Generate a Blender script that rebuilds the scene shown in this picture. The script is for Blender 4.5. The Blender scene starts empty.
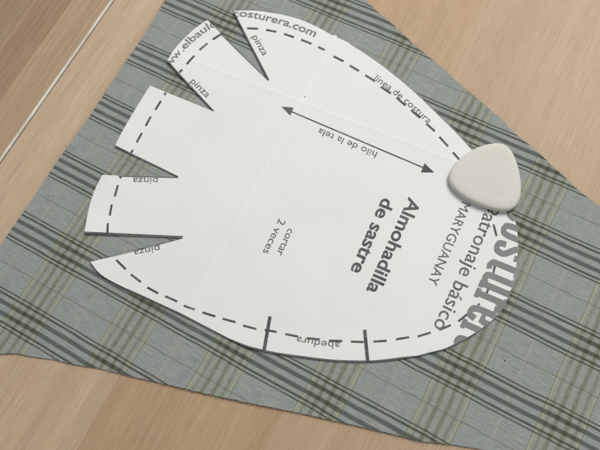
import bpy, bmesh, math, random
from mathutils import Vector, Matrix, noise
from mathutils.geometry import delaunay_2d_cdt, intersect_point_line
random.seed(7)
scene = bpy.context.scene
COL = scene.collection

# ------------------------------------------------------------------ camera model
HF = math.radians(50); F = 1/math.tan(HF/2)          # focal length in half-widths
DIST = 0.43                                          # metres to the table along the view axis
n = Vector((0.03337848*F, 0.15844495*F, 1)).normalized()
Zw = -n
Xw = (Vector((1,0,0)) - n*n.x).normalized()
Yw = Zw.cross(Xw)
O = Vector((0,0,DIST))
def P(px, py):
    """photograph point -> point on the table plane, metres"""
    r = Vector(((px-300)/300/F, (py-225)/300/F, 1))
    v = r*(O.dot(n)/r.dot(n)) - O
    return Vector((v.dot(Xw), v.dot(Yw)))
def px_len(px, py, d):
    a = P(px, py); return ((P(px+d,py)-a).length + (P(px,py+d)-a).length)/2
A = ((2.85266101,2.07540746,3.17083463),(1.93907022,-3.05158216,3.76747222),(0.03337848,0.15844495,1))
def UVpx(px, py):
    x, y = (px-300)/300, (py-225)/300
    w = A[2][0]*x+A[2][1]*y+1
    return Vector(((A[0][0]*x+A[0][1]*y+A[0][2])/w, (A[1][0]*x+A[1][1]*y+A[1][2])/w))
# the weave's own coordinates are affine in the plane: take three points
_p = [P(300,225), P(400,225), P(300,325)]; _u = [UVpx(300,225), UVpx(400,225), UVpx(300,325)]
_M = Matrix(((_p[1].x-_p[0].x, _p[2].x-_p[0].x),(_p[1].y-_p[0].y, _p[2].y-_p[0].y))).inverted()
_U = Matrix(((_u[1].x-_u[0].x, _u[2].x-_u[0].x),(_u[1].y-_u[0].y, _u[2].y-_u[0].y))) @ _M
def weave(x, y): return _u[0] + _U @ (Vector((x,y))-_p[0])
_Ui = _U.inverted()
warp_dir = (_Ui @ Vector((0,1))).normalized(); weft_dir = (_Ui @ Vector((1,0))).normalized()

cam_d = bpy.data.cameras.new('camera'); cam = bpy.data.objects.new('camera', cam_d); COL.objects.link(cam)
cam_d.sensor_width = 36; cam_d.lens = 18*F; cam_d.clip_start = 0.01; cam_d.clip_end = 50
def axis(v): return Vector((v.dot(Xw), v.dot(Yw), v.dot(Zw)))
R = Matrix((axis(Vector((1,0,0))), axis(Vector((0,-1,0))), axis(Vector((0,0,-1))))).transposed()
cam.matrix_world = Matrix.Translation(axis(-O)) @ R.to_4x4()
cam_d.dof.use_dof = True; cam_d.dof.focus_distance = 0.425; cam_d.dof.aperture_fstop = 10
scene.camera = cam

# ------------------------------------------------------------------ node helpers
class NT:
    def __init__(s, name):
        s.m = bpy.data.materials.new(name); s.m.use_nodes = True
        s.t = s.m.node_tree; s.b = s.t.nodes['Principled BSDF']; s.L = s.t.links
    def new(s, t, **k):
        nd = s.t.nodes.new(t)
        for a, v in k.items(): setattr(nd, a, v)
        return nd
    def put(s, v, sock):
        if isinstance(v, (int, float)): sock.default_value = v
        elif isinstance(v, tuple): sock.default_value = v if len(v) == len(sock.default_value) else v+(1,)
        else: s.L.new(v, sock)
    def math(s, op, a, b=0.0, c=0.0, clamp=False):
        nd = s.new('ShaderNodeMath', operation=op, use_clamp=clamp)
        s.put(a, nd.inputs[0]); s.put(b, nd.inputs[1]); s.put(c, nd.inputs[2]); return nd.outputs[0]
    def mix(s, f, a, b, bt='MIX'):
        nd = s.new('ShaderNodeMix', data_type='RGBA', blend_type=bt)
        s.put(f, nd.inputs[0]); s.put(a, nd.inputs[6]); s.put(b, nd.inputs[7]); return nd.outputs[2]
    def band(s, d, c, w, soft=0.006):       # 1 where |d-c| < w
        e = s.math('ABSOLUTE', s.math('SUBTRACT', d, c))
        return s.math('DIVIDE', s.math('SUBTRACT', w+soft, e), 2*soft, clamp=True)
    def mapping(s, vec, scale=(1,1,1), rot=0.0, loc=(0,0,0)):
        nd = s.new('ShaderNodeMapping'); s.L.new(vec, nd.inputs[0])
        nd.inputs['Scale'].default_value = scale; nd.inputs['Rotation'].default_value = (0,0,rot); nd.inputs['Location'].default_value = loc
        return nd.outputs[0]
    def noise(s, vec, scale, detail=2, rough=0.5, out=0, dist=0.0):
        nd = s.new('ShaderNodeTexNoise'); s.L.new(vec, nd.inputs['Vector'])
        nd.inputs['Scale'].default_value = scale; nd.inputs['Detail'].default_value = detail
        nd.inputs['Roughness'].default_value = rough; nd.inputs['Distortion'].default_value = dist
        return nd.outputs[out]
    def ramp(s, f, lo, hi):
        nd = s.new('ShaderNodeMapRange'); s.put(f, nd.inputs[0]); nd.inputs[1].default_value = lo; nd.inputs[2].default_value = hi
        return nd.outputs[0]
    def bump(s, h, strength, dist):
        nd = s.new('ShaderNodeBump'); s.L.new(h, nd.inputs['Height'])
        nd.inputs['Strength'].default_value = strength; nd.inputs['Distance'].default_value = dist
        s.L.new(nd.outputs[0], s.b.inputs['Normal'])
    def base(s, c, rough=0.6, spec=0.3):
        s.put(c, s.b.inputs['Base Color']); s.put(rough, s.b.inputs['Roughness']); s.b.inputs['Specular IOR Level'].default_value = spec
        return s.m
def lin(r, g, b):
    f = lambda c: (c/255/12.92) if c/255 <= 0.04045 else ((c/255+0.055)/1.055)**2.4
    return (f(r), f(g), f(b))

# ------------------------------------------------------------------ materials
def mat_plaid():
    t = NT('plaid_cotton')
    uvn = t.new('ShaderNodeUVMap', uv_map='weave').outputs[0]
    warp = t.noise(uvn, 2.2, 2, out=1)
    wv = t.new('ShaderNodeVectorMath', operation='SUBTRACT'); t.L.new(warp, wv.inputs[0]); wv.inputs[1].default_value = (.5,.5,.5)
    ws = t.new('ShaderNodeVectorMath', operation='SCALE'); t.L.new(wv.outputs[0], ws.inputs[0]); ws.inputs['Scale'].default_value = 0.03
    wa = t.new('ShaderNodeVectorMath', operation='ADD'); t.L.new(uvn, wa.inputs[0]); t.L.new(ws.outputs[0], wa.inputs[1])
    sp = t.new('ShaderNodeSeparateXYZ'); t.L.new(wa.outputs[0], sp.inputs[0])
    u, v = sp.outputs[0], sp.outputs[1]
    fu = t.math('FRACT', u)
    fv = t.math('SUBTRACT', t.math('FRACT', t.math('ADD', v, 0.5)), 0.5)
    av = t.math('ABSOLUTE', fv)
    # yarn streaks along each thread direction
    su = t.noise(t.mapping(uvn, (7, 120, 1)), 1.0, 2)      # weft threads run along u
    sv = t.noise(t.mapping(uvn, (170, 14, 1)), 1.0, 2)
    grain = t.noise(uvn, 60, 3, 0.7)
    base = t.mix(t.ramp(su, .3, .7), lin(131,135,132), lin(167,170,165))
    base = t.mix(t.math('MULTIPLY', t.ramp(sv, .3, .7), .5), base, lin(137,143,141))
    # olive group
    c = base; om = None
    for k, (x, w, s_) in enumerate(((.068,.014,.55), (.150,.020,.80), (.247,.020,.80), (.335,.015,.60))):
        m = t.math('MULTIPLY', t.band(fu, x, w, .008), t.math('MULTIPLY', t.ramp(sv, .15, .6), s_))
        c = t.mix(m, c, lin(96,102,70)); om = m if om is None else t.math('MAXIMUM', om, m)
    # faint tint over whole olive group
    c = t.mix(t.math('MULTIPLY', t.band(fu, .2, .195, .008), .12), c, lin(150,152,112))
    for x in (.02, .385):
        c = t.mix(t.math('MULTIPLY', t.band(fu, x, .006, .005), .7), c, lin(172,170,124))
    for x in (.004, .401):
        c = t.mix(t.math('MULTIPLY', t.band(fu, x, .003, .004), .75), c, lin(104,104,60))
    c = t.mix(t.math('MULTIPLY', t.band(fu, .697, .008, .006), t.math('MULTIPLY', t.ramp(grain, .3, .6), .5)), c, lin(176,174,144))
    # dark group: v lines
    thick = t.band(av, .062, .027, .007)
    dk = t.math('MAXIMUM', thick, t.math('MAXIMUM', t.band(av, .158, .0135, .005), t.band(av, .207, .009, .005)))
    dk = t.math('MULTIPLY', dk, t.math('ADD', t.math('MULTIPLY', t.ramp(su, .25, .6), .35), .62))
    dcol = t.mix(t.math('MULTIPLY', t.band(fu, .2, .2, .008), .6), t.mix(thick, lin(66,70,60), lin(84,88,86)), lin(74,78,54))
    dcol = t.mix(om, dcol, lin(50,55,30))
    c = t.mix(dk, c, dcol)
    # bright slub lines at the rim of the dark group, and thin reddish line halfway
    rd = t.math('MULTIPLY', t.band(av, .5, .006, .005), t.math('ADD', t.math('MULTIPLY', t.ramp(su, .2, .7), .3), .38))
    c = t.mix(rd, c, lin(102,92,90))
    # fine twill of single yarns
    vor = t.new('ShaderNodeTexVoronoi'); t.L.new(t.mapping(uvn, (62,80,1), rot=0.0), vor.inputs['Vector']); vor.inputs['Scale'].default_value = 1.0
    c = t.mix(.55, c, t.mix(t.ramp(vor.outputs['Distance'], .1, .75), (1.12,1.12,1.12), (.84,.84,.84)), 'MULTIPLY')
    c = t.mix(.28, c, t.mix(t.ramp(grain, .3, .7), (.84,.84,.84), (1.15,1.15,1.15)), 'MULTIPLY')
    h = t.math('ADD', vor.outputs['Distance'], su)
    t.bump(h, .4, .00015)
    t.b.inputs['Sheen Weight'].default_value = 0.08
    return t.base(c, .9, .15)

def mat_wood(name, staves, medk=.45, k=0.0):
    """staves: list of (w, colour) across the grain; object 'grain' UV = (across, along) metres"""
    t = NT(name)
    uv = t.new('ShaderNodeUVMap', uv_map='grain').outputs[0]
    bend = t.noise(t.mapping(uv, (5,1.2,1), loc=(k,0,0)), 1.0, 2)
    wv = t.new('ShaderNodeCombineXYZ'); t.L.new(t.math('MULTIPLY', t.math('SUBTRACT', bend, .5), .012), wv.inputs[0])
    wa = t.new('ShaderNodeVectorMath', operation='ADD'); t.L.new(uv, wa.inputs[0]); t.L.new(wv.outputs[0], wa.inputs[1])
    sp = t.new('ShaderNodeSeparateXYZ'); t.L.new(uv, sp.inputs[0])
    W0 = staves[0][0]; W1 = staves[-1][0]
    cr = t.new('ShaderNodeValToRGB'); cr.color_ramp.interpolation = 'CONSTANT'
    t.L.new(t.ramp(sp.outputs[0], W0, W1), cr.inputs[0])
    el = cr.color_ramp.elements
    while len(el) > 1: el.remove(el[-1])
    for i, (w, c) in enumerate(staves):
        e = el[0] if i == 0 else el.new((w-W0)/(W1-W0))
        e.position = (w-W0)/(W1-W0); e.color = c+(1,)
    c = cr.outputs[0]
    broad = t.noise(t.mapping(wa.outputs[0], (60,3,1), loc=(k,3,0)), 1.0, 3, .55)
    c = t.mix(.7, c, t.mix(t.ramp(broad, .25, .75), (.87,.83,.79), (1.09,1.10,1.10)), 'MULTIPLY')
    med = t.noise(t.mapping(wa.outputs[0], (420,3.2,1), loc=(k,1,0)), 1.0, 3, .6)
    c = t.mix(medk, c, t.mix(t.ramp(med, .3, .7), (.87,.83,.78), (1.09,1.10,1.10)), 'MULTIPLY')
    fine = t.noise(t.mapping(wa.outputs[0], (1000,38,1), loc=(k,7,0)), 1.0, 3, .65)
    c = t.mix(.62, c, t.mix(t.ramp(fine, .32, .68), (.83,.79,.74), (1.10,1.11,1.11)), 'MULTIPLY')
    pore = t.noise(t.mapping(wa.outputs[0], (1500,45,1)), 1.0, 2, .6)
    pm = t.ramp(pore, .56, .70)
    c = t.mix(t.math('MULTIPLY', pm, .2), c, lin(112,88,66))
    fl = t.noise(t.mapping(wa.outputs[0], (1500,30,1), loc=(4,4,0)), 1.0, 2, .6)
    c = t.mix(t.math('MULTIPLY', t.ramp(fl, .56, .74), .16), c, lin(222,204,178))
    t.bump(t.math('SUBTRACT', 1.0, pm), .12, .0001)
    return t.base(c, t.math('ADD', .52, t.math('MULTIPLY', med, .12)), .35)

def mat_paper():   # whiter, slightly yellow bands coloured in along the two folds
    t = NT('white_paper')
    g = t.new('ShaderNodeTexCoord').outputs['Object']
    a = t.noise(g, 900, 3, .6); b = t.noise(g, 18, 3, .5)
    c = t.mix(t.ramp(b, .3, .7), (.765,.757,.745), (.795,.787,.776))
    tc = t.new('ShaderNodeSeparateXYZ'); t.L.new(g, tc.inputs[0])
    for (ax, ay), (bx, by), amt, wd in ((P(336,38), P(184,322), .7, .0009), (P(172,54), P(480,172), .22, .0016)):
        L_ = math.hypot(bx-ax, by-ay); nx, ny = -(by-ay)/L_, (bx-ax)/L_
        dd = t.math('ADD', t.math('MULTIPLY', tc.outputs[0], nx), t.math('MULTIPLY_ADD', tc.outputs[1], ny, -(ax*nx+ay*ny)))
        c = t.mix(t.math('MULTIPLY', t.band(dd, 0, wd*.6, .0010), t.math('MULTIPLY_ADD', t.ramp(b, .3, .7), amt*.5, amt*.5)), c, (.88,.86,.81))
    c = t.mix(.5, c, t.mix(t.ramp(a, .3, .7), (.97,.97,.97), (1.02,1.02,1.02)), 'MULTIPLY')
    t.bump(t.math('ADD', t.math('MULTIPLY', a, .3), t.noise(g, 55, 3, .5)), .28, .0006)
    return t.base(c, .75, .25)

def mat_ink(name, col, patch=.35):
    t = NT(name)
    g = t.new('ShaderNodeTexCoord').outputs['Object']
    a = t.noise(g, 1400, 2, .6); b = t.noise(g, 120, 2, .5)
    f = t.math('MULTIPLY', t.ramp(t.math('ADD', t.math('MULTIPLY', a, .6), t.math('MULTIPLY', b, .4)), .42, .66), patch)
    return t.base(t.mix(f, col, (.42,.42,.41)), .7, .25)

def mat_chalk():
    t = NT('tailors_chalk')
    g = t.new('ShaderNodeTexCoord').outputs['Object']
    a = t.noise(g, 60, 4, .6); b = t.noise(g, 1100, 3, .6)
    c = t.mix(t.ramp(a, .3, .7), lin(205,203,192), lin(209,207,197))
    c = t.mix(.35, c, t.mix(t.ramp(b, .3, .7), (.93,.93,.92), (1.04,1.04,1.04)), 'MULTIPLY')
    sc = t.noise(t.mapping(g, (260,30,60), rot=.9), 1.0, 3, .6)
    c = t.mix(t.math('MULTIPLY', t.ramp(sc, .62, .72), .15), c, lin(190,186,168))
    t.bump(t.math('ADD', t.math('MULTIPLY', a, .5), t.math('MULTIPLY', b, .35)), .3, .0003)
    t.b.inputs['Subsurface Weight'].default_value = .1
    t.b.inputs['Subsurface Radius'].default_value = (.002,.002,.0015)
    t.b.inputs['Subsurface Scale'].default_value = .5
    return t.base(c, .62, .3)

def mat_flat(name, col, rough=.6):
    t = NT(name); g = t.new('ShaderNodeTexCoord').outputs['Object']
    a = t.noise(g, 400, 3, .6)
    return t.base(t.mix(t.ramp(a, .3, .7), tuple(x*.88 for x in col), tuple(min(1,x*1.1) for x in col)), rough, .3)

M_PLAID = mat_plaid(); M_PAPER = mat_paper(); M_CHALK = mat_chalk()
M_INK = mat_ink('black_toner', (.070,.071,.072), .30)
M_INK2 = mat_ink('worn_toner', (.10,.101,.102), .45)
M_GREY = mat_ink('grey_toner', (.215,.213,.21), .15)
M_GREYT = mat_ink('grey_text_toner', (.17,.17,.17), .35)
def mat_strip():
    t = NT('pale_edge_strip'); g = t.new('ShaderNodeTexCoord').outputs['Object']
    a = t.noise(g, 45, 4, .6); b = t.noise(g, 700, 3, .7)
    c = t.mix(t.ramp(a, .35, .65), lin(198,190,174), lin(224,218,206))
    c = t.mix(t.math('MULTIPLY', t.ramp(b, .55, .7), .4), c, lin(168,154,134))
    return t.base(c, .5, .35)
M_STRIP = mat_strip()
M_THREAD = mat_flat('thread_ends', lin(186,188,176), .9)
M_LINT = mat_flat('lint', lin(70,70,66), .9)

# ------------------------------------------------------------------ mesh helpers
def link(name, me, mat=None, parent=None, label=None, cat=None, group=None, kind=None):
    o = bpy.data.objects.new(name, me); COL.objects.link(o)
    if mat: me.materials.append(mat)
    if parent: o.parent = parent
    for a, v in (('label',label),('category',cat),('group',group),('kind',kind)):
        if v: o[a] = v
    return o
def resample(pts, step):
    out = []
    N = len(pts)
    for i in range(N):
        a, b = pts[i], pts[(i+1)%N]
        k = max(1, int((b-a).length/step))
        for j in range(k): out.append(a.lerp(b, j/k))
    return out
def catmull(pts, sub=6, closed=False):
    out = []; N = len(pts)
    rng = range(N) if closed else range(N-1)
    for i in rng:
        p = [pts[(i+d) % N] if closed else pts[min(max(i+d,0),N-1)] for d in (-1,0,1,2)]
        for j in range(sub):
            s = j/sub
            out.append(0.5*((2*p[1])+(p[2]-p[0])*s+(2*p[0]-5*p[1]+4*p[2]-p[3])*s*s+(3*p[1]-p[0]-3*p[2]+p[3])*s**3))
    if not closed: out.append(pts[-1].copy())
    return out
def inside(p, poly):
    c = False; j = len(poly)-1
    for i in range(len(poly)):
        a, b = poly[i], poly[j]
        if (a.y > p.y) != (b.y > p.y) and p.x < (b.x-a.x)*(p.y-a.y)/(b.y-a.y)+a.x: c = not c
        j = i
    return c
def sheet(name, outline, zf, thick, step, extra=(), uvf=None, uvname='UVMap', **kw):
    """a thin solid sheet: triangulated top and underside joined by its rim"""
    NO = len(outline)
    xs = [p.x for p in outline]; ys = [p.y for p in outline]
    pts = [p.copy() for p in outline]
    def ok(q):
        return inside(q, outline) and min((q-o).length for o in outline) > step*.45
    y = min(ys)+step/2; row = 0
    while y < max(ys):
        x = min(xs) + (step/2 if row % 2 else 0)
        while x < max(xs):
            q = Vector((x, y))
            if ok(q): pts.append(q)
            x += step
        y += step*.87; row += 1
    for q in extra:
        if inside(q, outline) and min((q-o).length for o in outline) > .0005: pts.append(q)
    r = delaunay_2d_cdt(pts, [], [list(range(NO))], 1, 1e-7)
    vs, fs = r[0], r[2]
    me = bpy.data.meshes.new(name); bm = bmesh.new()
    top = [bm.verts.new((v.x, v.y, zf(v.x, v.y))) for v in vs]
    bot = [bm.verts.new((v.x, v.y, zf(v.x, v.y)-thick)) for v in vs]
    for f in fs:
        bm.faces.new([top[i] for i in f]); bm.faces.new([bot[i] for i in reversed(f)])
    bm.faces.ensure_lookup_table()
    for e in [e for e in bm.edges if len(e.link_faces) == 1 and e.verts[0] in set(top)] if False else []: pass
    tset = {v: i for i, v in enumerate(top)}
    for e in list(bm.edges):
        if len(e.link_faces) == 1 and e.verts[0] in tset and e.verts[1] in tset:
            a, b = tset[e.verts[0]], tset[e.verts[1]]
            f = e.link_faces[0]; vl = list(f.verts)
            ia = vl.index(top[a])
            if vl[(ia+1) % len(vl)] is not top[b]: a, b = b, a
            nf = bm.faces.new([top[b], top[a], bot[a], bot[b]]); nf.smooth = False; nf.material_index = 0; nf.tag = True
    bm.normal_update()
    for f in bm.faces: f.smooth = not f.tag
    for e in bm.edges:
        if any(f.tag for f in e.link_faces): e.smooth = False
    if uvf:
        uvl = bm.loops.layers.uv.new(uvname)
        for f in bm.faces:
            for l in f.loops: l[uvl].uv = uvf(l.vert.co.x, l.vert.co.y)
    bm.to_mesh(me); bm.free()
    return link(name, me, **kw)

# ------------------------------------------------------------------ table
seamA, seamB = P(113,0), P(8,150)
g1 = (seamA-seamB).normalized()                       # grain direction
gp = Vector((g1.y, -g1.x))                            # to the right, across the grain
def across(p): return (p-seamB).dot(gp)
def gcoord(x, y): q = Vector((x,y))-seamB; return (q.dot(gp), q.dot(g1))
print('staves at', across(P(145,385)), across(P(108,450)), across(P(600,45)), across(P(548,150)), across(P(15,355)), across(P(5,380)), across(P(300,420)), across(P(440,80)))
table = bpy.data.objects.new('tabletop', None); COL.objects.link(table); table['kind'] = 'structure'
def slab(name, w0, w1, l0, l1, z0, z1, mat, parent, bev=.0006):
    bm = bmesh.new(); vs = []
    for z in (z0, z1):
        for w, l in ((w0,l0),(w1,l0),(w1,l1),(w0,l1)):
            p = seamB+gp*w+g1*l; vs.append(bm.verts.new((p.x,p.y,z)))
    for f in ((3,2,1,0),(4,5,6,7),(0,1,5,4),(1,2,6,5),(2,3,7,6),(3,0,4,7)): bm.faces.new([vs[i] for i in f])
    bmesh.ops.recalc_face_normals(bm, faces=bm.faces)
    bmesh.ops.bevel(bm, geom=list(bm.edges), offset=bev, segments=2, affect='EDGES', profile=.6)
    uvl = bm.loops.layers.uv.new('grain')
    for f in bm.faces:
        for l in f.loops: l[uvl].uv = gcoord(l.vert.co.x, l.vert.co.y)
    me = bpy.data.meshes.new(name); bm.to_mesh(me); bm.free()
    return link(name, me, mat, parent)
px = .43/643                                          # about one photo pixel in metres
st_right = [(0.0, lin(193,171,146)), (.075, lin(189,165,138)), (.118, lin(190,167,141)), (.158, lin(181,152,122)), (.262, lin(183,157,130)), (.318, lin(185,161,134)), (.392, lin(187,165,140)), (.455, lin(168,146,122)), (.52, lin(185,163,138)), (.60, lin(187,160,134))]
st_left = [(-.40, lin(183,157,132)), (-.28, lin(167,145,120)), (-.17, lin(157,137,112)), (-.105, lin(155,133,109)), (-.058, lin(163,135,112)), (-.03, lin(175,151,125)), (0.0, lin(167,145,118))]
M_WR = mat_wood('pale_oak_laminate', st_right); M_WL = mat_wood('brown_oak_laminate', st_left, .9, k=5.0)
slab('table_leaf', .0012, .62, -.45, .42, -.022, 0, M_WR, table, .0005)
lf = slab('table_leaf', -.40, -.00195, -.45, .42, -.022, -.0001, M_WL, table, .0003); lf['label'] = 'darker brown leaf of the table'
slab('edge_strip', -.0019, .0004, -.45, .42, -.021, .00015, M_STRIP, table, .0003)

# ------------------------------------------------------------------ fabric
left = [(-45,318),(0,248),(6,238),(25,211),(49,175),(62,155.5),(88,120),(90,117),(127,61),(141.7,40),(166,0),(200,-56)]
right = [(318,-48),(364,0),(375,11),(382.5,17.5),(398,30),(410,42),(436,64),(462,87),(488,109),(500,119.5),(514,134),(528,145.5),(538,154),(549,164.5),(567,180),(576,190),(588,199),(600,207.5),(640,243),(700,296)]
bott = [(700,492),(600,474),(520,459),(480,449),(453,444.5),(420,441),(399,435.5),(360,426.5),(300,413),(250,403),(200,392.2),(160,382.7),(133,376.7),(100,368.5),(80,365.5),(72,364),(53,359.3),(32,356.7),(17,353.3),(0,354),(-25,358),(-60,366)]
def jag(pts, amp, step, seed, tooth=0.0):
    out = []; acc = 0
    for i in range(len(pts)-1):
        a, b = P(*pts[i]), P(*pts[i+1]); L = (b-a).length; k = max(1, int(L/step)); nn = Vector((-(b-a).y,(b-a).x)).normalized()
        for j in range(k):
            q = a.lerp(b, j/k); s = acc+L*j/k
            d = amp*noise.noise(Vector((s*900, seed, 0)))+amp*.9*noise.noise(Vector((s*250, seed+5, 0)))
            if tooth: d += tooth*((s/.0021) % 1.0 - .5)
            out.append(q+nn*d)
        acc += L
    return out
f_out = jag(left, .00022, .0009, 1) + jag(right, .0003, .0007, 2, .00075) + jag(bott, .00028, .0009, 3)
WA, WB = P(0,354), P(120,372)
bott_w = [P(*p) for p in bott]
def dist_poly(q, pts):
    m = 9
    for i in range(len(pts)-1):
        a, b = pts[i], pts[i+1]; ab = b-a; s = max(0, min(1, (q-a).dot(ab)/ab.length_squared)); m = min(m, (q-a-ab*s).length)
    return m
right_w = [P(*p) for p in right]
def fab_z(x, y):
    q = Vector((x,y))
    w = noise.noise(Vector((x*14, y*14, 3)))*.00055 + noise.noise(Vector((x*45, y*45, 8)))*.00016
    d = dist_poly(q, bott_w)
    e = max(0, noise.noise(Vector((x*11+3, 1, 0)))+.35)*.0009*math.exp(-(d/.012)**2)
    d2 = dist_poly(q, right_w)
    e += .0005*math.exp(-(d2/.006)**2)*(1+noise.noise(Vector((x*30, y*30, 1))))
    return .0009 + w*.6 + e
fabric = sheet('plaid_fabric', f_out, fab_z, .0003, .0045, uvf=lambda x,y: weave(x,y), uvname='weave', mat=M_PLAID,
    label='grey green plaid cloth with frayed edges spread under the white paper pattern', cat='fabric')
def threads():
    bm = bmesh.new()
    uvl = bm.loops.layers.uv.new('weave')
    N = len(f_out)
    for i in range(N):
        a, b = f_out[i], f_out[(i+1)%N]
        if (b-a).length > .01: continue
        nn = Vector((-(b-a).y, (b-a).x)).normalized()
        for _ in range(3):
            if random.random() < .35: continue
            p = a.lerp(b, random.random())
            d = random.choice((warp_dir, weft_dir)); d = d if d.dot(nn) > 0 else -d
            ang = random.gauss(0, .35); d = Matrix.Rotation(ang, 2) @ d
            if d.dot(nn) < .1: continue
            L = abs(random.gauss(0, .0009))+.0004; r = random.uniform(.00005, .00010)
            z0 = fab_z(p.x, p.y)-.00015; z1 = max(.0002, z0+random.uniform(-.0009, .0002))
            p0 = p-nn*.0004; side = Vector((-d.y, d.x)); c = random.gauss(0, .3)
            prev = None
            for k in range(4):
                s = k/3; q = p0+d*(L*s+.0004*s)+side*(c*L*s*s); z = z0+(z1-z0)*s; rr = r*(1-.5*s)
                ring = [bm.verts.new((q.x+side.x*rr*cc, q.y+side.y*rr*cc, z+rr*sn)) for cc, sn in ((1,0),(0,1),(-1,0),(0,-1))]
                if prev:
                    for m_ in range(4):
                        f = bm.faces.new((prev[m_], prev[(m_+1)%4], ring[(m_+1)%4], ring[m_]))
                        for l in f.loops: l[uvl].uv = weave(p0.x, p0.y)
                prev = ring
    bmesh.ops.recalc_face_normals(bm, faces=bm.faces)
    me = bpy.data.meshes.new('frayed_threads'); bm.to_mesh(me); bm.free()
    link('frayed_threads', me, M_THREAD, fabric, kind='stuff')
threads()
def speck(name, pxx, pyy, r, z, mat, parent):
    bm = bmesh.new(); bmesh.ops.create_icosphere(bm, subdivisions=2, radius=r)
    for v in bm.verts: v.co *= 1+.5*noise.noise(v.co*2500); v.co.z *= .5
    me = bpy.data.meshes.new(name); bm.to_mesh(me); bm.free()
    o = link(name, me, mat, parent); q = P(pxx, pyy); o.location = (q.x, q.y, z)
    return o
q = P(504.5, 361); speck('lint_speck', 504.5, 361, .00045, fab_z(q.x,q.y)+.0001, M_LINT, fabric)

# ------------------------------------------------------------------ paper pattern
seg = []      # outline, clockwise round the picture; each run is smoothed on its own
def run(*pts, smooth=True):
    w = [P(*p) for p in pts]
    seg.append((catmull(w, 5) if smooth else w)[:-1])
run((269,82),(233.4,13), smooth=False)
run((233.4,13),(242,12),(255,11.6),(268,12.8),(280,15.3),(300,21),(318,29),(332,37))
run((332,37),(336.5,37.2), smooth=False)
run((336.5,37.2),(337,39.2), smooth=False)
run((337,39.2),(350,45.3),(374,60),(394,75),(408,86.5),(422,99.3),(442,119),(458,135),(471,150.5),(484,168),(496,187),(505,203),(512,216),(516,228),(517.3,243),(516.8,257),(515,270),(511.5,287),(506,302),(496.7,316.7),(479,331),(465,339.5),(446,349),(430,353.3),(415,356.8),(400,359.3),(385,361.3),(368,362.5),(340,362),(320,360.3),(300,357.6),(282,355.2),(264,351.8),(246,347),(231,340),(206,327.5),(180,314),(152,301),(128,289.5),(112,281.5),(103,276),(97.5,270.5),(91.7,262.3))
run((91.7,262.3),(183.5,238.6), smooth=False)
run((183.5,238.6),(86,234.3), smooth=False)
run((86,234.3),(88,220),(91,204),(96.5,189),(103.5,176))
run((103.5,176),(179,178), smooth=False)
run((179,178),(116,147.3), smooth=False)
run((116,147.3),(124,131),(134,113.5),(142,100.5),(151,87))
run((151,87),(214.3,112.8), smooth=False)
run((214.3,112.8),(168.2,63.3), smooth=False)
run((168.2,63.3),(178,47.5),(192,33),(200,27),(208,22))
run((208,22),(269,82), smooth=False)
out_pts = [p for s in seg for p in s]
p_out = resample(out_pts, .0016)
# creases where the sheet had been folded, and where its two halves are joined
CR = [(P(344,23), P(169,350), .00022, .0011), (P(146,44), P(512,184.3), .00020, .0013)]
EDGE = [P(*p) for p in ((231,340),(264,352),(300,358),(340,362),(368,362.5),(400,359.5),(430,353.5),(465,339.5))]
TIPS = [(P(91.7,262.3), .0012, .016), (P(86,234.3), .0012, .014), (P(103.5,176), .0005, .01), (P(168,63), .0012, .014), (P(233,13), .0012, .018), (P(208,22), .0005, .010), (P(151,87), .0003,.01), (P(116,147), .0008,.012)]
def pap_z(x, y):
    q = Vector((x,y)); z = .0016
    for a, b, h, w in CR:
        t = (b-a).normalized(); d = (q-a).dot(Vector((-t.y, t.x)))
        z += h*math.exp(-abs(d)/w) + h*2.2*math.exp(-(d/.028)**2)
    z += noise.noise(Vector((x*16, y*16, 20)))*.0003
    z += .0005*math.exp(-(dist_poly(q, EDGE)/.010)**2)
    for p, h, r in TIPS: z += h*math.exp(-((q-p).length/r)**2)
    return z
extra = []
for a, b, h, w in CR:
    t = (b-a).normalized(); nn = Vector((-t.y,t.x)); L = (b-a).length; k = int(L/.002)
    for j in range(k+1):
        for o_ in (0, .0006, -.0006, .0014, -.0014, .0025, -.0025): extra.append(a+t*(j*.002)+nn*o_)
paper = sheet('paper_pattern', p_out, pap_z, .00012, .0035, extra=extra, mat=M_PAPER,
    label='white paper sewing pattern with notched darts and printed Spanish lettering on plaid cloth', cat='sewing pattern')

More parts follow.
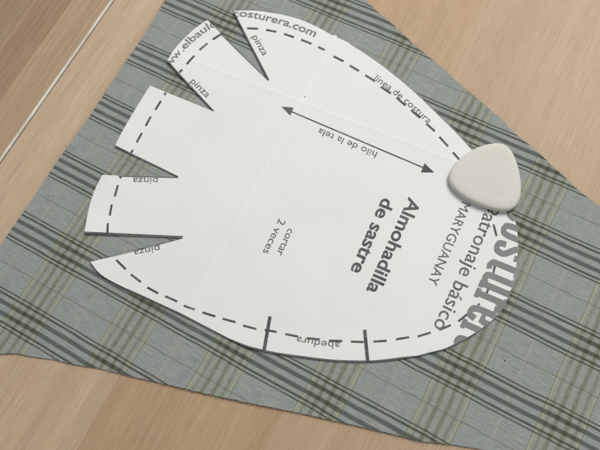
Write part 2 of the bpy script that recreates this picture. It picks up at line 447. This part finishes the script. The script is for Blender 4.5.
INKH = .00009
def ribbon_bm(bm, a, b, wd, lift=INKH, sub=1):
    t = (b-a).normalized(); nn = Vector((-t.y,t.x))*wd/2; prev = None
    for j in range(sub+1):
        q = a.lerp(b, j/sub); l, r = q+nn, q-nn
        cur = (bm.verts.new((l.x,l.y,pap_z(l.x,l.y)+lift)), bm.verts.new((r.x,r.y,pap_z(r.x,r.y)+lift)))
        if prev: bm.faces.new((prev[0], prev[1], cur[1], cur[0]))
        prev = cur
def finish(bm, name, mat, label=None):
    bm.normal_update()
    for f in bm.faces:
        if f.normal.z < 0: f.normal_flip()
        f.smooth = True
    me = bpy.data.meshes.new(name); bm.to_mesh(me); bm.free()
    return link(name, me, mat, paper, label)
PX = lambda p, d: px_len(p[0], p[1], d)
dashes = [((180.3,74.3),(183,71.3)),((187.5,66),(195,57.3)),((213.3,41),(223,35)),
((247.5,30),(258.7,30.3)),((266.3,31.3),(276.7,33.3)),((284.2,35.3),(294.2,38.8)),((301.3,41.3),(311.7,45.5)),((318.3,48.7),(324.7,51.7)),((333.6,58),(343.6,63)),((349.6,67),(359,72.4)),((365.3,76.5),(375,82.6)),
((380.8,88),(390.8,94.7)),((396.3,98.7),(405.3,106.7)),((410.8,111.3),(420,119.2)),((426,125),(434.4,132.4)),((439,138.2),(447.6,147.6)),((452.4,153.6),(459,161)),((463,166),(471,177)),((474,184),(481,195)),
((484,203),(489,213)),((492.9,225.3),(496,237)),((496.8,246),(496.8,254.5)),((494.5,266),(491.5,279)),((489,287),(484,298)),((479,304),(473,312)),((468.7,313.3),(457.7,322)),((450.3,325.6),(438.8,330.5)),((430.3,333),(417.3,337)),
((409,337.6),(395.8,339.8)),((386.6,341.2),(373.4,342)),((363.6,342.4),(351,342)),((342.4,341.5),(329,341)),((320,339.8),(307,338.6)),((298.4,337),(285.4,334.4)),((277,332.4),(265,330.3)),((256.7,329.5),(243.4,326)),((236,322.7),(223,319.2)),((216,317),(203,313)),((178,302.2),(166,296.8)),((159,294),(148,288)),((141.7,282.7),(131.7,275)),((126.7,270),(117.3,260.7)),
((108.5,235),(108.8,224)),((110.7,216.5),(112.5,205.3)),((115.5,197.3),(118.7,186)),((121,179.3),(121.8,177)),
((132,154),(133.6,151)),((137.4,143.6),(142.6,134)),((146.4,127),(151.4,117.6)),((156,111),(161.6,102)),((165,96.3),(166.7,93.9))]
bm = bmesh.new()
for a, b in dashes: ribbon_bm(bm, P(*a), P(*b), PX(a, 2.15), sub=12)
finish(bm, 'seam_line', M_INK)
for a, b in (((200,51.7),(208,44.7)),((184.4,306.3),(195.6,310.3))):
    bm = bmesh.new(); ribbon_bm(bm, P(*a), P(*b), PX(a, 2.15), sub=12)
    finish(bm, 'seam_dash', M_INK2, 'paler worn dash of the printed seam line')
for a, b in (((270.3,317),(264.4,351.2)),((364.6,330.2),(367.6,361.8))):
    bm = bmesh.new(); ribbon_bm(bm, P(*a), P(*b), PX(a, 3.4), INKH*1.6, 8); finish(bm, 'notch_mark', M_INK)
bm = bmesh.new()
ribbon_bm(bm, P(291,113), P(423.5,169), PX((350,140), 1.35), sub=90)
for tri in (((282,108.4),(290.6,117.2),(293.8,109.3)),((433.8,173.6),(424.2,164.4),(420.6,173.4))):
    # two facets so that the head follows the sheet
    w = [P(*p) for p in tri]; bm.faces.new([bm.verts.new((p.x,p.y,pap_z(p.x,p.y)+INKH*1.8)) for p in w])
finish(bm, 'grainline_arrow', M_INK)
# printed cutting line hugging the edge
def edge_line(pts, wpx, off, mat, label=None):
    w = [P(*p) for p in pts]; 
    if len(w) > 2: w = catmull(w, 5)
    bm = bmesh.new(); prev = None
    for i, q in enumerate(w):
        t = (w[min(i+1,len(w)-1)]-w[max(i-1,0)]).normalized(); nn = Vector((-t.y,t.x))
        # inside lies to the right of the run
        wd = PX(pts[0], wpx)*(min(1, .25+min(i, len(w)-1-i)/6) if len(w) > 2 else 1)
        a, b = q - nn*PX(pts[0], off), q - nn*(PX(pts[0], off)+wd)
        cur = (bm.verts.new((a.x,a.y,pap_z(a.x,a.y)+INKH)), bm.verts.new((b.x,b.y,pap_z(b.x,b.y)+INKH)))
        if prev: bm.faces.new((prev[0],prev[1],cur[1],cur[0]))
        prev = cur
    return finish(bm, 'cutting_line', mat, label)
main = [(350,45.3),(374,60),(394,75),(408,86.5),(422,99.3),(442,119),(458,135),(471,150.5)]
edge_line(main, .7, .15, M_INK2)
edge_line([(512,287),(506,302),(496.7,316.7),(479,331),(465,339.5),(446,349),(430,353.3),(415,356.8)], .6, .1, M_INK2)
edge_line([(415,356.8),(400,359.3),(385,361.3),(368,362.5),(340,362),(320,360.3),(300,357.6),(282,355.2),(264,351.8),(246,347),(231,340)], 1.5, .1, M_INK)
edge_line([(231,340),(206,327.5),(180,314),(152,301),(128,289.5)], .8, .1, M_INK2)
edge_line([(183.5,238.4),(86,234.3)], 1.4, .1, M_INK)
edge_line([(178.5,177.8),(116,147.3)], .7, .05, M_INK2)
edge_line([(119,176.5),(178.8,178)], 1.0, .05, M_INK2)
edge_line([(269,82),(233.4,13)], .8, .05, M_INK2)
edge_line([(233.4,13),(242,12),(255,11.6),(268,12.8),(280,15.3)], .7, .05, M_INK2)
edge_line([(222.5,36.3),(269,82)], .7, .05, M_INK2)
edge_line([(214.3,112.8),(168.2,63.3)], .7, .05, M_INK2)
edge_line([(91.7,262.3),(183.5,238.6)], .6, .05, M_INK2)
o = bmesh.new(); qq = P(305,98.5)
for a_ in range(1):
    c = [o.verts.new((qq.x+math.cos(k)*.0005, qq.y+math.sin(k)*.0005, pap_z(qq.x,qq.y)+INKH*2)) for k in (0,1,2,3,4,5)]
    o.faces.new(c)
finish(o, 'pinhole', M_GREY)

# lettering --------------------------------------------------------
def text_mesh(s, offset=0.0, spacing=1.0):
    cu = bpy.data.curves.new('t', 'FONT'); cu.body = s; cu.size = 1; cu.offset = offset; cu.space_character = spacing; cu.resolution_u = 4
    ob = bpy.data.objects.new('t', cu); COL.objects.link(ob)
    bpy.context.view_layer.update()
    me = bpy.data.meshes.new_from_object(ob.evaluated_get(bpy.context.evaluated_depsgraph_get()))
    bpy.data.objects.remove(ob); bpy.data.curves.remove(cu)
    return me
_m = text_mesh('x'); XH = max(v.co.y for v in _m.vertices)
_m = text_mesh('H'); CH = max(v.co.y for v in _m.vertices)
def letter(s, path, xh=None, cap=None, mat=None, offset=0.0, spacing=1.0, clips=(), label=None, lift=INKH*1.7):
    """set a word along a baseline given by photo points; its width is fitted to the path"""
    me = text_mesh(s, offset, spacing)
    x0 = min(v.co.x for v in me.vertices); x1 = max(v.co.x for v in me.vertices)
    w = [P(*p) for p in path]
    if len(w) > 2: w = catmull(w, 8)
    acc = [0]
    for i in range(len(w)-1): acc.append(acc[-1]+(w[i+1]-w[i]).length)
    L = acc[-1]; mid = path[len(path)//2] if len(path) > 2 else ((path[0][0]+path[1][0])/2, (path[0][1]+path[1][1])/2)
    ys = PX(mid, xh)/XH if xh else PX(mid, cap)/CH
    bm = bmesh.new(); bm.from_mesh(me); bpy.data.meshes.remove(me)
    for v in bm.verts:
        d = (v.co.x-x0)/(x1-x0)*L; i = 0
        while i < len(w)-2 and acc[i+1] < d: i += 1
        def tan(i): return (w[min(i+1,len(w)-1)]-w[max(i,0)]).normalized() if i < len(w)-1 else (w[-1]-w[-2]).normalized()
        s_ = (d-acc[i])/(acc[i+1]-acc[i]); q = w[i].lerp(w[i+1], s_)
        t = tan(i) if len(w) < 3 else ((w[i+1]-w[max(i-1,0)]).normalized()*(1-s_) + (w[min(i+2,len(w)-1)]-w[i]).normalized()*s_).normalized()
        q = q+Vector((-t.y,t.x))*v.co.y*ys
        v.co = (q.x, q.y, 0)
    for c0, c1 in clips:       # keep what lies to the right of c0->c1 on the sheet
        a, b = P(*c0), P(*c1); t = (b-a).normalized()
        bmesh.ops.bisect_plane(bm, geom=list(bm.verts)+list(bm.edges)+list(bm.faces), plane_co=(a.x,a.y,0), plane_no=(-t.y,t.x,0), clear_outer=True)
    for v in bm.verts: v.co.z = pap_z(v.co.x, v.co.y)+lift
    return finish(bm, 'printed_text', mat or M_INK2, label)
B = .018
letter('pinza', [(252.2,38.6),(263.3,57.5)], xh=4.3, label='word pinza beside the topmost dart')
letter('pinza', [(190.5,83.5),(207,99.3)], xh=4.3, label='word pinza beside the second dart from the top')
letter('pinza', [(158.7,178.9),(133.8,178.6)], xh=4.1, label='word pinza upside down along the third dart', clips=[((103.5,176.2),(179,178.2))])
letter('pinza', [(160,246),(134.3,251)], xh=4.4, label='word pinza upside down along the lowest dart', clips=[((91.7,262.3),(183.5,238.8))])
WC = [((208.3,22.2),(222,35.5)), ((214.3,112.8),(168.4,63.4))]
letter('ww', [(171,69.6),(183.2,54.6)], xh=4.8, offset=.006, mat=M_GREYT, clips=WC, label='start of the grey web address on the upper left lobe')
letter('.elbaulc', [(184.3,53.6),(190.5,46.5),(200.5,37.9),(208,32.6),(217,28)], xh=5.0, offset=.010, mat=M_GREYT, clips=WC, label='rest of the grey web address on the upper left lobe')
letter('costurera.com', [(233.5,19.6),(240,18.9),(247,19.0),(256,20.2),(266,22.3),(276,24.6),(286,27.4),(296,31),(305,34.6),(314.5,38.6)], xh=5.0, offset=.014, mat=M_GREYT,
       clips=[((269,82),(233.6,13.2))], label='grey web address along the top edge')
letter('línea de costura', [(373.3,80.8),(380,85.3),(390,92.6),(400,100.3),(410,109),(419,117.2),(427.6,125.2)], xh=4.5, label='words along the upper right edge')
letter('hilo de la tela', [(377.6,153.6),(350,142.2),(320,129.6)], xh=4.4, label='words below the grainline arrow')
letter('abedura', [(340,342.6),(320,340.8),(297,336.6)], xh=4.6, label='word between the two notch marks')
letter('cortar', [(288.3,229),(276.6,254.6)], xh=5.0, label='word cortar in the middle of the paper')
letter('2 veces', [(279.3,219.2),(263,253)], xh=5.0, label='words 2 veces in the middle of the paper')
letter('Almohadilla', [(409,197.6),(366.2,290.8)], xh=8.6, mat=M_INK, offset=.019, label='heavy black title line Almohadilla')
letter('de sastre', [(382.6,198.2),(350.4,271)], xh=8.6, mat=M_INK, offset=.019, label='heavy black title line de sastre')
letter('MARYGUANAY', [(461.6,202.3),(427.2,283)], cap=9.3, label='thin capitals MARYGUANAY')
letter('Patronaje básico', [(486,205),(480,223),(472.5,241),(464.5,260),(457,275.5),(450,291),(442,308),(432.5,327)], xh=9.2, mat=M_INK2, offset=.003, label='words Patronaje básico')
# big grey condensed slab letters, drawn as heavy strokes in a unit x-height box
G = {
 'c': ([[(.40,.66),(.40,.80),(.33,.90),(.25,.92),(.16,.86),(.13,.7),(.13,.3),(.16,.14),(.25,.08),(.34,.12),(.39,.22),(.40,.32)]], .52),
 'o': ([[(.27,.91),(.17,.86),(.13,.7),(.13,.3),(.17,.14),(.27,.09),(.37,.14),(.41,.3),(.41,.7),(.37,.86),(.27,.91)]], .55),
 's': ([[(.40,.68),(.38,.84),(.27,.92),(.16,.86),(.13,.74),(.17,.62),(.36,.40),(.40,.27),(.36,.13),(.26,.08),(.15,.13),(.12,.32)]], .53),
 't': ([[(.19,1.2),(.19,.25),(.23,.12),(.32,.08),(.40,.12)],[(.02,.92),(.38,.92)]], .44),
 'u': ([[(.13,.92),(.13,.25),(.17,.12),(.25,.09),(.35,.16)],[(.42,1.0),(.42,0)],[(.02,.93),(.14,.93)],[(.32,.93),(.42,.93)],[(.42,.07),(.54,.07)]], .56),
 'r': ([[(.15,1.0),(.15,0)],[(.02,.93),(.15,.93)],[(.02,.07),(.28,.07)],[(.17,.72),(.25,.88),(.38,.86)],[(.36,.92),(.38,.70)]], .42),
 'e': ([[(.40,.52),(.41,.7),(.37,.86),(.27,.91),(.17,.86),(.13,.7),(.13,.3),(.17,.14),(.27,.09),(.36,.13),(.41,.30)],[(.14,.50),(.46,.50)]], .50),
 'a': ([[(.13,.70),(.15,.84),(.25,.92),(.35,.86),(.38,.74),(.38,.06)],[(.38,.56),(.22,.52),(.13,.40),(.12,.22),(.17,.11),(.27,.11),(.38,.26)],[(.38,.07),(.52,.07)]], .52)}
def big(word, path, xh, mat, clips, sw=.195):
    w = catmull([P(*p) for p in path], 6); acc = [0]
    for i in range(len(w)-1): acc.append(acc[-1]+(w[i+1]-w[i]).length)
    L = acc[-1]; total = sum(G[c][1] for c in word); ys = px_len(path[3][0], path[3][1], xh)
    bm = bmesh.new(); x = 0; lay = 0; V2 = []; F2 = []
    def put(gx, gy):
        d = gx/total*L; i = 0
        while i < len(w)-2 and acc[i+1] < d: i += 1
        s_ = (d-acc[i])/(acc[i+1]-acc[i]); q = w[i].lerp(w[i+1], s_)
        t = (w[-1]-w[0]).normalized()
        return q+Vector((-t.y,t.x))*gy*ys
    for c in word:
        for st in G[c][0]:
            pts = [Vector(p) for p in st]
            if len(pts) > 2: pts = catmull(pts, 5)
            prev = None; lay += 1
            aspect = (L/total)/ys
            for i, p in enumerate(pts):
                t = (pts[min(i+1,len(pts)-1)]-pts[max(i-1,0)])
                tt = Vector((t.x*aspect, t.y)).normalized()
                wd = sw*(.5 if abs(tt.y) > .6 else .42)*(.82 if len(st) == 2 and abs(tt.x) > .7 else 1)
                nn = Vector((-tt.y/aspect, tt.x))*wd
                cur = (len(V2), len(V2)+1)
                V2 += [put(x+q_.x, q_.y) for q_ in (p+nn, p-nn)]
                if prev:
                    for tri in ((prev[0],prev[1],cur[1]),(prev[0],cur[1],cur[0])):
                        a_, b_, c_ = (V2[k] for k in tri); ar = (b_-a_).cross(c_-a_)
                        if abs(ar) > 1e-11: F2.append(list(tri) if ar > 0 else [tri[0],tri[2],tri[1]])
                prev = cur
        x += G[c][1]
    res = delaunay_2d_cdt(V2, [], F2, 0, 1e-8)        # one clean union of all the strokes
    bv = [bm.verts.new((v.x, v.y, 0)) for v in res[0]]
    for f, orig in zip(res[2], res[5]):
        if orig: bm.faces.new([bv[i] for i in f])
    for c0, c1 in clips:
        a, b = P(*c0), P(*c1); t = (b-a).normalized()
        bmesh.ops.bisect_plane(bm, geom=list(bm.verts)+list(bm.edges)+list(bm.faces), plane_co=(a.x,a.y,0), plane_no=(-t.y,t.x,0), clear_outer=True)
    for v in bm.verts: v.co.z = pap_z(v.co.x, v.co.y)+INKH*2
    return finish(bm, 'printed_text', mat, 'big grey condensed letters along the right edge')
rim = [(512,216),(516,228),(517.3,243),(516.8,257),(515,270),(511.5,287),(506,302),(496.7,316.7),(479,331),(465,339.5),(446,349)]
ci = [P(*p) for p in rim]
big('costurera', [(508,203),(505,215),(499.5,231),(493.5,247),(488,261),(481.5,277),(475,292),(468.5,307),(462,321),(455.5,335),(449,350)], 32, M_GREY,
    [(rim[i], rim[i+1]) for i in range(len(rim)-1)])

# ------------------------------------------------------------------ chalk
ch = [(448,180),(449.5,172.5),(456,163),(470,152.3),(482,146.8),(494,144.4),(502,145),(508.5,149),(514,157),(518,169),(520.8,184),(520.3,197),(517.5,205.5),(512,210.6),(504,212.4),(490,210.2),(470,202.6),(456,193),(450,186)]
chp = [P(x-1.2, y+1.6) for x, y in ch]
cen = sum(chp, Vector((0,0)))/len(chp)
ring0 = catmull([cen+(p-cen)*.992 for p in chp], 6, closed=True)
# even resampling, with inward normals, gives a rounded lozenge
def even(pts, N):
    acc = [0]
    for i in range(len(pts)): acc.append(acc[-1]+(pts[(i+1)%len(pts)]-pts[i]).length)
    out = []; i = 0
    for k in range(N):
        d = acc[-1]*k/N
        while acc[i+1] < d: i += 1
        out.append(pts[i].lerp(pts[(i+1)%len(pts)], (d-acc[i])/(acc[i+1]-acc[i])))
    return out
R0 = even(ring0, 120)
for _ in range(4): R0 = [(R0[i-1]+R0[i]*2+R0[(i+1)%120])/4 for i in range(120)]
T = .0052; zb = max(pap_z(p.x,p.y) for p in R0)+.0001
bm = bmesh.new()
prof = [(.0012,0),(.0005,.0003),(.0001,.0009),(0,.0016),(.0001,.0025),(.0004,.0032),(.0009,.00375),(.0016,.0041),(.0028,.00435),(.0048,.0045)]
def inset(d):
    out = []
    for i in range(120):
        t = (R0[(i+1)%120]-R0[i-1]).normalized(); nn = Vector((-t.y,t.x)); p = R0[i]
        if nn.dot(cen-p) < 0: nn = -nn
        out.append(p+nn*d)
    return out
rings = []
for d, z in prof:
    wob = [(.00016*noise.noise(Vector((p.x*120,p.y*120,z*200)))) for p in R0]
    rings.append([bm.verts.new((p.x, p.y, zb+z+w_)) for p, w_ in zip(inset(d), wob)])
last = inset(prof[-1][0])
for k in range(1, 9):
    s = 1-k/9
    rings.append([bm.verts.new((cen.x+(p.x-cen.x)*s, cen.y+(p.y-cen.y)*s, zb+.0045+.00012*(1-s)+.00012*noise.noise(Vector((p.x*90*s,p.y*90*s,5))))) for p in last])
for a, b in zip(rings, rings[1:]):
    for i in range(120): bm.faces.new((a[i], a[(i+1)%120], b[(i+1)%120], b[i]))
c0 = bm.verts.new((cen.x, cen.y, zb+.0046))
for i in range(120): bm.faces.new((rings[-1][i], rings[-1][(i+1)%120], c0))
bm.faces.new(list(reversed(rings[0])))
bmesh.ops.recalc_face_normals(bm, faces=bm.faces)
for f in bm.faces: f.smooth = True
me = bpy.data.meshes.new('tailors_chalk'); bm.to_mesh(me); bm.free()
link('tailors_chalk', me, M_CHALK, label='rounded triangular cream tailor\'s chalk lying on the right edge of the paper', cat='tailor\'s chalk')

# ------------------------------------------------------------------ light
w = bpy.data.worlds.new('World'); scene.world = w; w.use_nodes = True
w.node_tree.nodes['Background'].inputs[0].default_value = (.93,.97,1.0,1); w.node_tree.nodes['Background'].inputs[1].default_value = .36
def area(name, loc, target, size, power, col):
    d = bpy.data.lights.new(name, 'AREA'); d.shape = 'RECTANGLE'; d.size, d.size_y = size; d.energy = power; d.color = col
    o = bpy.data.objects.new(name, d); COL.objects.link(o); o.location = loc
    o.rotation_euler = (Vector(target)-Vector(loc)).to_track_quat('-Z','Y').to_euler(); return o
area('window_light', (.62, 1.0, 1.45), (0.0,.0,0), (.8,.8), 29.5, (1.0,.975,.94))
scene.view_settings.view_transform = 'Standard'; scene.view_settings.look = 'None'
scene.view_settings.exposure = 0; scene.view_settings.gamma = 1
scene.render.engine = 'CYCLES'
